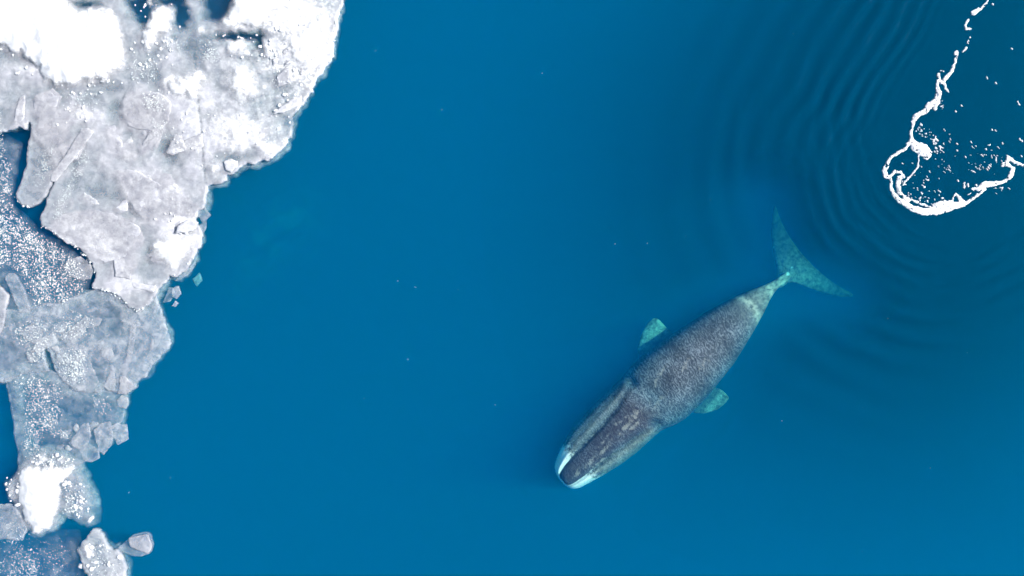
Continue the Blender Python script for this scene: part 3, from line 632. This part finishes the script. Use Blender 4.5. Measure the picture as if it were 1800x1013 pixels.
# --- plates lying on or frozen into the floes
plates = [
    ('long narrow bar of ice lying across the finger floe', [(92, 306), (112, 280), (146, 228), (158, 224), (168, 233), (150, 258), (122, 294), (103, 319), (92, 320)], .22, .72),
    ('upright pale splinter plate near the left edge above the water gap', [(24, 214), (33, 180), (36, 172), (46, 168), (44, 205), (42, 226), (34, 221)], .18, .66),
    ('oblong plate right of the ice bar', [(187, 223), (205, 220), (213, 240), (218, 262), (226, 274), (206, 277), (198, 268), (194, 246)], .20, .76),
    ('short stubby plate frozen in beside the deep blue melt hole', [(262, 235), (272, 230), (278, 246), (268, 258), (256, 274), (249, 268), (254, 250)], .20, .8),
    ('large arched plate below the smooth grey hollow', [(86, 402), (104, 380), (130, 371), (160, 368), (195, 372), (225, 384), (247, 400), (256, 420), (250, 436), (222, 452), (185, 462), (150, 440), (118, 428)], .17, .74),
    ('rounded plate with a curved rim left of the central snow mounds', [(217, 200), (217, 180), (224, 163), (250, 158), (285, 165), (302, 182), (298, 215), (278, 232), (245, 228), (226, 224)], .17, .66),
    ('slender curved splinter on the grey floe above the arched plate', [(252, 310), (262, 305), (280, 308), (300, 322), (318, 338), (310, 342), (290, 332), (268, 320)], .19, .84),
    ('rounded pale plate on the lower shoulder of the largest floe', [(238, 355), (250, 345), (268, 340), (280, 346), (278, 360), (262, 370), (248, 372)], .20, .84),
    ('small triangular plate between the arched plate and the rounded one', [(205, 366), (218, 352), (226, 348), (227, 372), (216, 376)], .19, .8),
    ('broad flat plate at the corner where the largest floe narrows', [(200, 298), (240, 300), (275, 320), (330, 345), (350, 365), (340, 385), (300, 392), (262, 395), (238, 370), (215, 330)], .16, .72),
    ('fan-shaped plate wedged under the large top left snow mound', [(62, 170), (95, 155), (110, 172), (98, 196), (78, 216), (60, 200)], .17, .74),
    ('folded plate with a dark crease right of the fan-shaped plate', [(84, 216), (104, 190), (128, 205), (122, 236), (106, 258), (92, 244)], .17, .70),
    ('square pale slab on the bright tip above the middle floe', [(234, 494), (256, 500), (276, 502), (272, 514), (248, 510), (234, 505)], .22, .9),
    ('thin overlapping plate at the right edge below the jagged shoulder', [(488, 196), (510, 178), (532, 168), (530, 186), (516, 192), (500, 198), (478, 203)], .22, .9),
    ('rough block jutting from the edge of the largest floe below the crack', [(395, 285), (408, 280), (420, 284), (419, 296), (408, 304), (398, 299)], .26, .92),
    ('bright angular block leaning on the white shoulder by open water', [(316, 398), (335, 385), (352, 392), (347, 404), (330, 410), (312, 410)], .34, .95),
    ('long pale stick of ice standing on the translucent middle floe', [(228, 571), (237, 570), (238, 590), (232, 620), (224, 645), (217, 660), (214, 655), (222, 628), (227, 600)], .14, .62),
    ('pale kite-shaped plate near the bottom of the middle floe', [(181, 680), (192, 656), (199, 646), (202, 664), (200, 690), (190, 688)], .13, .62),
    ('crumpled pale block at the lower right corner of the middle floe', [(212, 662), (220, 658), (228, 668), (240, 680), (232, 686), (222, 694), (208, 692), (212, 680)], .15, .72),
    ('rounded block at the frayed edge under the crumpled corner', [(205, 703), (213, 695), (224, 699), (226, 711), (220, 718), (208, 715)], .13, .66),
    ('blunt translucent tooth pointing down from the frayed edge', [(165, 757), (178, 743), (194, 740), (197, 762), (196, 780), (182, 801), (173, 795), (168, 778)], .09, .52),
    ('square translucent tooth rightmost on the frayed edge', [(189, 752), (205, 744), (222, 747), (224, 772), (206, 783), (200, 771), (192, 766)], .10, .56),
    ('blurry sunken plate left of the blunt tooth', [(124, 776), (140, 748), (156, 742), (160, 768), (150, 792), (126, 786)], .08, .5),
    ('small sunken scrap below the blunt tooth touching open water', [(140, 792), (155, 780), (174, 792), (176, 806), (158, 814), (146, 808)], .03, .28),
    ('smooth round-edged sheet lobe over the dark notch in the middle floe', [(96, 640), (100, 612), (122, 600), (150, 612), (160, 640), (172, 672), (160, 690), (138, 686), (116, 670)], .09, .4),
    ('milky hump of ice over the slush by the jagged floe edge', [(110, 468), (122, 455), (142, 452), (158, 462), (164, 478), (160, 492), (140, 492), (120, 486)], .10, .62),
]
PROUD = (0, 13, 14, 15, 18, 25)
for k, (lab, pts, z, op) in enumerate(plates):
    slab('ice_slab', lab, pts, z=(z - 0.05 if k in PROUD else (0.112 if k < 16 else -0.02)), th=0.06, op=min(1, op * 1.15) if k < 16 else op * 0.72, dust=(0.30 + 0.8 * max(0, op - 0.7)) if k < 16 else 0.12, cat='ice slab', edge=1.3, res=2.4, rim=0.2, nz=0.25, relief=0.015, soft=0.0, rnd=0, group='ice slabs frozen into the floes', mat=M_ICE if op > 0.6 else M_THIN, tilt=(rng.uniform(-.02, .02), rng.uniform(-.02, .02)))

# --- nameless shards frozen into the floes
def shards(parent, area, n, zr, lo, hi, ops):
    a = np.array(area, float); x0, y0 = a.min(0); x1, y1 = a.max(0); got = 0
    while got < n:
        cx, cy = rng.uniform(x0, x1), rng.uniform(y0, y1)
        if not in_poly(np.array([cx]), np.array([cy]), area)[0]: continue
        got += 1; m = int(rng.integers(4, 7)); rr = lo + (hi - lo) * rng.random() ** 2; el = rng.uniform(0.35, 0.9); ro = rng.uniform(0, 3.14)
        an = np.sort((np.arange(m) + rng.uniform(-.32, .32, m)) * 2 * math.pi / m)
        px = rr * np.cos(an) * rng.uniform(.75, 1.2, m); py = rr * el * np.sin(an) * rng.uniform(.75, 1.2, m)
        pts = np.stack([cx + px * math.cos(ro) - py * math.sin(ro), cy + px * math.sin(ro) + py * math.cos(ro)], 1)
        if not in_poly(pts[:, 0], pts[:, 1], area).all(): got -= 1; continue
        slab('ice_shard', None, pts.tolist(), z=rng.uniform(*zr), th=0.04, op=rng.uniform(*ops), dust=rng.uniform(0.1, 0.7), edge=1.0, res=3.4, rim=0.15, nz=0.25, relief=0.01, rnd=0, mat=M_ICE, parent=parent, tilt=(rng.uniform(-.04, .04), rng.uniform(-.04, .04)))
shards(FLOE_A, [(60, 165), (230, 160), (300, 190), (345, 200), (470, 210), (500, 235), (400, 290), (355, 320), (345, 370), (340, 440), (300, 475), (250, 525), (180, 495), (160, 450), (95, 395), (100, 300), (70, 235)], 46, (0.085, 0.112), 10, 38, (.5, .95))
shards(FLOE_A, [(480, 60), (580, 30), (575, 90), (540, 130), (515, 190), (480, 190), (470, 120)], 14, (0.09, 0.13), 8, 22, (.6, .95))
shards(FLOE_C, [(20, 560), (160, 530), (265, 545), (285, 600), (250, 650), (200, 680), (110, 655), (20, 640)], 18, (-0.12, -0.02), 10, 32, (.35, .7))
shards(FLOE_D, [(30, 690), (200, 700), (205, 760), (150, 795), (40, 800)], 10, (-0.12, -0.03), 8, 20, (.25, .55))
# --- loose angular fragments at the floe edge
frags = [
    ('diamond-shaped clear fragment jutting from the white shoulder', [(344, 374), (357, 360), (370, 378), (356, 393)], 0.0, .34),
    ('small square clear fragment below the diamond-shaped one', [(348, 397), (362, 386), (362, 402), (354, 412)], 0.0, .30),
    ('clear wedge under the tip of the bright white block', [(306, 494), (330, 472), (342, 459), (343, 466), (332, 481), (316, 492)], -0.02, .42),
    ('faint drowned square fragment deepest off the white tip', [(325, 490), (338, 479), (343, 494), (332, 504)], -0.9, .5),
    ('clear triangular fragment nearest the middle floe', [(284, 533), (295, 505), (303, 506), (307, 516), (298, 530)], -0.05, .32),
    ('crumbled cluster piece farthest out in the little fragment group', [(302, 508), (314, 502), (318, 517), (310, 526), (303, 522)], 0.02, .42),
    ('tiny pale chip below the little fragment group', [(300, 539), (308, 528), (315, 533), (308, 540)], 0.04, .6),
    ('drowned clear ledge under the top right edge of the largest floe', [(582, 32), (594, 22), (600, 24), (592, 45), (584, 40)], -0.1, .35),
    ('clear sunken corner under the jagged right edge near the overlapping plate', [(536, 140), (554, 132), (553, 150), (540, 172), (532, 165)], -0.06, .4),
]
for lab, pts, z, op in frags:
    slab('ice_fragment', lab, pts, z=z, th=0.12, op=op, cat='ice fragment', edge=0.8, res=2.4, rim=0.12, nz=0.12, rnd=0, mat=M_THIN, group='loose fragments at the floe edge')

# --- snow
mounds = [
    ('largest blown white snow mound in the top left corner', [(-220, -200), (105, -200), (118, -6), (132, 8), (150, 14), (166, 9), (195, 10), (212, 24), (222, 60), (229, 100), (222, 126), (200, 140), (185, 149), (165, 153), (148, 150), (125, 156), (100, 158), (80, 146), (65, 122), (45, 108), (20, 95), (5, 84), (-220, 70)], .85, .7, .20, 1.0),
    ('jagged snow heap between the dark top holes', [(246, 62), (256, 44), (266, 22), (276, 10), (300, 6), (314, 20), (311, 40), (301, 64), (288, 62), (276, 82), (268, 98), (256, 94), (248, 80)], .35, .4, .18, .8),
    ('small snow knob on the top edge left of the jagged heap', [(254, -20), (268, -20), (270, 12), (262, 22), (255, 10)], .15, .3, .1, .6),
    ('round isolated snow ball near the top blue pool', [(343, 52), (350, 42), (362, 43), (368, 53), (362, 65), (350, 67)], .2, .3, .08, .8),
    ('ragged snow ridge along the top right of the floe', [(378, 55), (390, 30), (404, 10), (425, -30), (520, -30), (515, 15), (488, 30), (470, 48), (448, 58), (425, 48), (400, 58)], .35, .5, .18, 1.0),
    ('smooth round snow mound right of centre on the largest floe', [(394, 118), (410, 104), (432, 103), (452, 112), (463, 138), (468, 160), (456, 182), (432, 192), (408, 184), (394, 155)], .5, .6, .10, 2.2),
    ('broad snow mound left of the long crack', [(288, 152), (302, 132), (322, 124), (342, 117), (364, 122), (374, 142), (366, 166), (348, 184), (326, 187), (306, 176), (296, 166)], .45, .5, .14, 1.6),
    ('small snow knob joined to the left of the broad mound', [(278, 152), (288, 138), (300, 128), (311, 134), (306, 150), (292, 157)], .2, .3, .08, .8),
    ('snow patch at the upper end of the ice bar', [(112, 212), (126, 202), (132, 190), (148, 185), (158, 195), (156, 212), (146, 218), (132, 213), (118, 215)], .14, .4, .08, 1.2),
    ('soft snow drift on the arched plate', [(160, 412), (175, 402), (192, 408), (210, 430), (214, 448), (196, 460), (174, 456), (162, 438)], .22, .5, .04, 2.6),
    ('thick white snow-covered shoulder overhanging open water', [(262, 428), (276, 412), (300, 402), (326, 410), (346, 405), (356, 424), (343, 448), (318, 480), (302, 484), (284, 468), (270, 448)], .32, .5, .10, 1.2),
    ('small snow lump at the edge right of the rough block', [(456, 262), (468, 256), (486, 264), (476, 280), (460, 281)], .25, .3, .06, .8),
    ('crusty snow along the jagged right shoulder of the largest floe', [(495, 70), (530, 40), (565, 12), (598, 6), (594, 30), (584, 60), (586, 92), (566, 116), (540, 132), (520, 118), (500, 100)], .18, .5, .14, 1.6),
    ('low snow crust around the dark crack near the smooth mound', [(392, 72), (410, 66), (430, 68), (436, 88), (450, 104), (430, 102), (412, 100), (400, 96)], .18, .3, .12, .8),
    ('narrow snow ridge right of the dark crack', [(460, 76), (474, 74), (480, 90), (496, 96), (482, 104), (462, 100)], .16, .3, .12, .8),
    ('drifted snow over the long crack below the mounds', [(352, 196), (380, 186), (430, 194), (448, 214), (430, 234), (396, 246), (372, 262), (356, 240)], .14, .6, .05, 2.8),
    ('snow strip running down to the edge beside the crack', [(358, 276), (372, 268), (392, 280), (400, 300), (386, 318), (364, 322)], .14, .4, .05, 1.8),
    ('tall white snow mound in the lower left corner', [(33, 832), (50, 818), (75, 815), (95, 813), (110, 815), (128, 813), (134, 822), (126, 842), (112, 850), (108, 880), (104, 905), (95, 925), (80, 936), (65, 938), (54, 930), (45, 915), (38, 890), (32, 870), (35, 850)], .7, .5, .14, .55),
    ('small snow shoulder on the left of the tall lower mound', [(10, 858), (18, 845), (30, 850), (36, 872), (28, 884), (16, 876)], .2, .3, .08, 1.4),
    ('snow knobs above the tall lower mound', [(62, 806), (74, 795), (100, 800), (124, 806), (120, 818), (90, 818), (66, 818)], .2, .3, .14, 1.2),
    ('bright snow nugget on the right corner of the lumpy collar', [(154, 912), (160, 902), (166, 900), (168, 912), (162, 922), (155, 920)], .2, .25, .05, .3),
    ('upper white snow cap on the bottom floe', [(146, 956), (158, 949), (166, 955), (168, 972), (160, 983), (150, 978)], .25, .3, .06, .5),
    ('snow cap at the bottom edge on the bottom floe', [(186, 1018), (196, 1006), (210, 1002), (216, 1016), (214, 1060), (190, 1060)], .25, .3, .06, .5),
    ('small snow button left of the bottom floe', [(139, 992), (145, 989), (149, 993), (146, 999), (140, 998)], .12, .2, .03, .3),
]
for lab, pts, dome, dl, bil, soft in mounds:
    slab('snow_mound', lab, pts, z=0.13, th=0.1, op=1.0, cat='snow', mat=M_SNOW, dome=dome * 0.5, dl=dl * 1.3, bil=bil * 0.7, soft=soft * 0.36, edge=4.0, res=2.8, rim=0, nz=0.03, relief=0.04, rs=22, group='snow heaped on the ice')

# --- slush crystals: countless small grains of ice
def crystals(name, label, regions):
    vs, fs = [], []
    base = np.array([(1, 0, 0), (-1, 0, 0), (0, 1, 0), (0, -1, 0), (0, 0, 1), (0, 0, -1)], float)
    tri = [(0, 2, 4), (2, 1, 4), (1, 3, 4), (3, 0, 4), (2, 0, 5), (1, 2, 5), (3, 1, 5), (0, 3, 5)]
    for poly, n, lo, hi, z in regions:
        n = int(n * 1.45)
        a = np.array(poly, float); x0, y0 = a.min(0); x1, y1 = a.max(0); got = 0; tries = 0
        while got < n and tries < 60:
            tries += 1
            X = rng.uniform(x0, x1, n); Y = rng.uniform(y0, y1, n)
            ok = in_poly(X, Y, poly); sg_ = [(*poly[i], *poly[(i + 1) % len(poly)]) for i in range(len(poly))]
            ok &= rng.random(n) < 0.12 + 0.88 * smooth(0, 16, seg_dist(X, Y, sg_))
            ok &= (rng.random(n) < 0.4 + 0.8 * smooth(0.3, 0.75, vnoise(X / 14, Y / 14, 900)))
            for x, y in zip(X[ok], Y[ok]):
                if got >= n: break
                got += 1
                s = 0.6 * (lo + (hi - lo) * rng.random() ** 2.4); sc = s * np.array([rng.uniform(.7, 1.6), rng.uniform(.6, 1.2), rng.uniform(.5, .9)])
                an = rng.uniform(0, 6.28); ca, sa = math.cos(an), math.sin(an)
                v = base * sc; v = np.stack([v[:, 0] * ca - v[:, 1] * sa, v[:, 0] * sa + v[:, 1] * ca, v[:, 2]], 1) + P(x, y, 0) + np.array([0, 0, z])
                k = len(vs); vs.extend(v); fs.extend([tuple(i + k for i in t) for t in tri])
    o = mesh_obj(name, vs, fs, M_CRYSTAL, smooth_shade=False); tag(o, label, None, None, 'stuff'); return o
slush_a = [(-20, 330), (22, 345), (28, 372), (52, 392), (76, 412), (120, 440), (146, 462), (156, 486), (148, 515), (120, 536), (60, 540), (50, 515), (34, 480), (10, 470), (-20, 480)]
crystals('slush_crystals', 'glittering white ice crystals strewn over the dark slush sheet and floes', [
    (slush_a, 2300, .022, .062, .05), ([(-20, 180), (8, 190), (12, 260), (20, 330), (-20, 335)], 420, .02, .055, .06), ([(8, 270), (22, 290), (24, 345), (0, 345)], 120, .02, .055, .05),
    ([(75, 270), (104, 250), (100, 290), (84, 330), (60, 335), (64, 300)], 160, .02, .04, .17), ([(140, 270), (160, 262), (158, 290), (135, 330), (110, 390), (90, 400), (96, 360), (120, 320)], 300, .018, .04, .18),
    ([(20, 570), (60, 560), (110, 560), (130, 540), (172, 560), (172, 600), (120, 600), (90, 590), (84, 640), (50, 645), (40, 610), (20, 600)], 480, .02, .05, .09), ([(104, 640), (112, 612), (158, 610), (158, 668), (130, 676), (108, 660)], 380, .02, .05, .14),
    ([(22, 672), (40, 655), (85, 660), (112, 672), (112, 720), (104, 755), (80, 770), (60, 780), (44, 740), (36, 700)], 560, .02, .055, .06), ([(38, 740), (76, 745), (78, 800), (50, 812), (38, 800)], 150, .02, .05, .06), ([(60, 735), (105, 750), (130, 765), (120, 775), (90, 770)], 50, .02, .05, .06),
    ([(160, 690), (200, 696), (198, 735), (165, 735)], 60, .02, .045, .09),
    ([(-20, 905), (40, 910), (60, 950), (100, 935), (125, 960), (120, 1013), (60, 1030), (-20, 1030)], 330, .018, .045, .06), ([(20, 970), (70, 975), (75, 1030), (10, 1030)], 160, .02, .05, .06),
    ([(115, 840), (148, 850), (160, 880), (150, 915), (115, 905)], 60, .03, .07, .3), ([(58, 795), (130, 802), (150, 830), (115, 830), (60, 815)], 40, .03, .07, .3),
    ([(150, 950), (190, 960), (218, 985), (220, 1030), (170, 1030)], 90, .025, .05, .2),
    ([(255, 165), (290, 160), (294, 195), (270, 205), (250, 190)], 130, .02, .05, .26), ([(352, 70), (388, 75), (395, 110), (352, 116)], 120, .02, .05, .17), ([(230, 100), (280, 105), (280, 150), (225, 150)], 110, .02, .05, .2),
    ([(270, 205), (300, 215), (300, 250), (270, 240)], 50, .02, .045, .24), ([(470, 90), (560, 60), (560, 150), (500, 170), (470, 150)], 150, .02, .055, .3), ([(290, 60), (330, 70), (325, 95), (280, 95)], 60, .02, .05, .2),
    ([(500, 5), (590, 5), (585, 50), (510, 50)], 60, .025, .06, .3), ([(110, 160), (180, 160), (180, 200), (110, 190)], 70, .02, .045, .2),
])
# --- crumbled snow between the mounds
def rubble():
    vs, fs = [], []
    ic = bmesh.new(); bmesh.ops.create_icosphere(ic, subdivisions=2, radius=1.0); ic.verts.ensure_lookup_table()
    bv = np.array([tuple(v.co) for v in ic.verts]); bf = [tuple(v.index for v in f.verts) for f in ic.faces]; ic.free()
    spots_ = [([(230, 60), (300, 60), (320, 110), (300, 165), (240, 150), (228, 110)], 60), ([(440, 60), (520, 40), (585, 20), (582, 90), (545, 140), (520, 175), (470, 120)], 120), ([(235, 5), (320, 5), (320, 60), (240, 60)], 30), ([(380, 60), (470, 70), (480, 110), (400, 105)], 50),
              ([(100, 130), (230, 130), (225, 160), (110, 175)], 45), ([(300, 190), (440, 200), (480, 260), (400, 290), (350, 300), (300, 240)], 50), ([(110, 842), (150, 850), (164, 900), (120, 912)], 30), ([(60, 795), (135, 802), (140, 830), (60, 822)], 26), ([(10, 840), (40, 830), (36, 890), (20, 880)], 14), ([(145, 950), (190, 955), (218, 985), (220, 1010), (160, 1010)], 26),
              ([(90, 190), (165, 185), (160, 220), (100, 225)], 20), ([(270, 360), (350, 380), (350, 440), (280, 430)], 24), ([(480, 180), (530, 150), (515, 230), (470, 270)], 26), ([(0, 80), (70, 120), (60, 150), (0, 110)], 16)]
    for poly, n in spots_:
        a = np.array(poly, float); x0, y0 = a.min(0); x1, y1 = a.max(0); got = 0
        while got < n:
            x, y = rng.uniform(x0, x1), rng.uniform(y0, y1)
            if not in_poly(np.array([x]), np.array([y]), poly)[0]: continue
            got += 1 if y > 700 else 2
            rr = (0.03 + 0.05 * rng.random() ** 2) if y < 700 else (0.035 + 0.09 * rng.random() ** 3)
            v = bv * (1 + 0.35 * (_hash((bv[:, 0] * 40).astype(int), (bv[:, 1] * 40 + bv[:, 2] * 97).astype(int), got)[:, None] - .5))
            an = rng.uniform(0, 6.28); ca, sa = math.cos(an), math.sin(an); v = v * np.array([rng.uniform(.8, 1.5), rng.uniform(.7, 1.1), rng.uniform(.3, .5)]) * rr
            v = np.stack([v[:, 0] * ca - v[:, 1] * sa, v[:, 0] * sa + v[:, 1] * ca, v[:, 2]], 1) + P(x, y, 0) + np.array([0, 0, 0.15])
            k = len(vs); vs.extend(v); fs.extend([tuple(i + k for i in t) for t in bf])
    o = mesh_obj('snow_rubble', vs, fs, M_CRUMB); tag(o, 'crumbled wet snow strewn between the snow mounds on the floes', None, None, 'stuff')
rubble()
# white crust along jagged floe edges
def edge_crust(label, line, n, z=0.14):
    L = np.array(line, float); seg = np.linalg.norm(np.diff(L, axis=0), axis=1); cum = np.concatenate([[0], np.cumsum(seg)])
    vs, fs = [], []; base = np.array([(1, 0, 0), (-1, 0, 0), (0, 1, 0), (0, -1, 0), (0, 0, 1), (0, 0, -1)], float)
    tri = [(0, 2, 4), (2, 1, 4), (1, 3, 4), (3, 0, 4), (2, 0, 5), (1, 2, 5), (3, 1, 5), (0, 3, 5)]
    for _ in range(n):
        t = rng.uniform(0, cum[-1]); x = np.interp(t, cum, L[:, 0]) + rng.normal() * 1.3; y = np.interp(t, cum, L[:, 1]) + rng.normal() * 1.3
        v = base * (0.015 + 0.05 * rng.random() ** 2.5) * np.array([rng.uniform(.8, 1.8), 1, .7]) + P(x, y, 0) + np.array([0, 0, z]); k = len(vs); vs.extend(v); fs.extend([tuple(i + k for i in q) for q in tri])
    return vs, fs
vs, fs = [], []
for line, n in [([(72, 396), (88, 404), (105, 415), (124, 427), (140, 436), (158, 460), (170, 482)], 60), ([(165, 505), (195, 512), (215, 525), (232, 540), (246, 548), (258, 536)], 70), ([(29, 345), (36, 358), (52, 366), (62, 358)], 22),
                ([(598, 5), (590, 50), (588, 95), (570, 122), (553, 142)], 40), ([(300, 484), (318, 484), (340, 455), (357, 424)], 16)]:
    a, b = edge_crust('', line, n // 2); k = len(vs); vs.extend(a); fs.extend([tuple(i + k for i in f) for f in b])
o = mesh_obj('frost_crust', vs, fs, M_CRYSTAL, smooth_shade=False); tag(o, 'crumbs of white frost along the jagged floe edges', None, None, 'stuff')

# --- tiny ice specks adrift
vs, fs = [], []
for x, y, s in [(717, 632, .06), (777, 193, .05), (953, 129, .05), (1081, 429, .06), (870, 712, .05), (1249, 351, .05), (1138, 428, .05), (1374, 740, .06), (1635, 823, .06), (1515, 969, .05), (805, 510, .04), (699, 494, .05), (730, 505, .04), (227, 866, .06), (386, 771, .06),
                (1070, 401, .04), (1205, 415, .05), (1394, 60, .05), (1516, 716, .05), (1420, 188, .05), (915, 859, .04), (640, 700, .035), (1560, 560, .05), (1700, 620, .05), (660, 90, .04), (300, 840, .04)]:
    base = np.array([(1, 0, 0), (-1, 0, 0), (0, 1, 0), (0, -1, 0), (0, 0, .7), (0, 0, -.7)]) * s * 0.4 + P(x, y, 0) + np.array([0, 0, .02])
    k = len(vs); vs.extend(base); fs.extend([tuple(i + k for i in q) for q in [(0, 2, 4), (2, 1, 4), (1, 3, 4), (3, 0, 4), (2, 0, 5), (1, 2, 5), (3, 1, 5), (0, 3, 5)]])
o = mesh_obj('ice_specks', vs, fs, M_CRYSTAL, smooth_shade=False); tag(o, 'tiny specks of ice adrift on the open water', None, None, 'stuff')

# --- drowned foot of the floe
ledge = slab('submerged_ice_ledge', 'dim green drowned ice ledge under water beside the largest floe', [(330, 340), (420, 290), (500, 280), (560, 320), (570, 380), (520, 440), (450, 500), (370, 560), (320, 540), (330, 470), (350, 420)], z=-4.2, th=0.6, op=0.13, cat='ice ledge', mat=M_THIN, relief=0.5, rs=30, edge=6, res=5, rim=0, soft=2.2, nz=0.35)
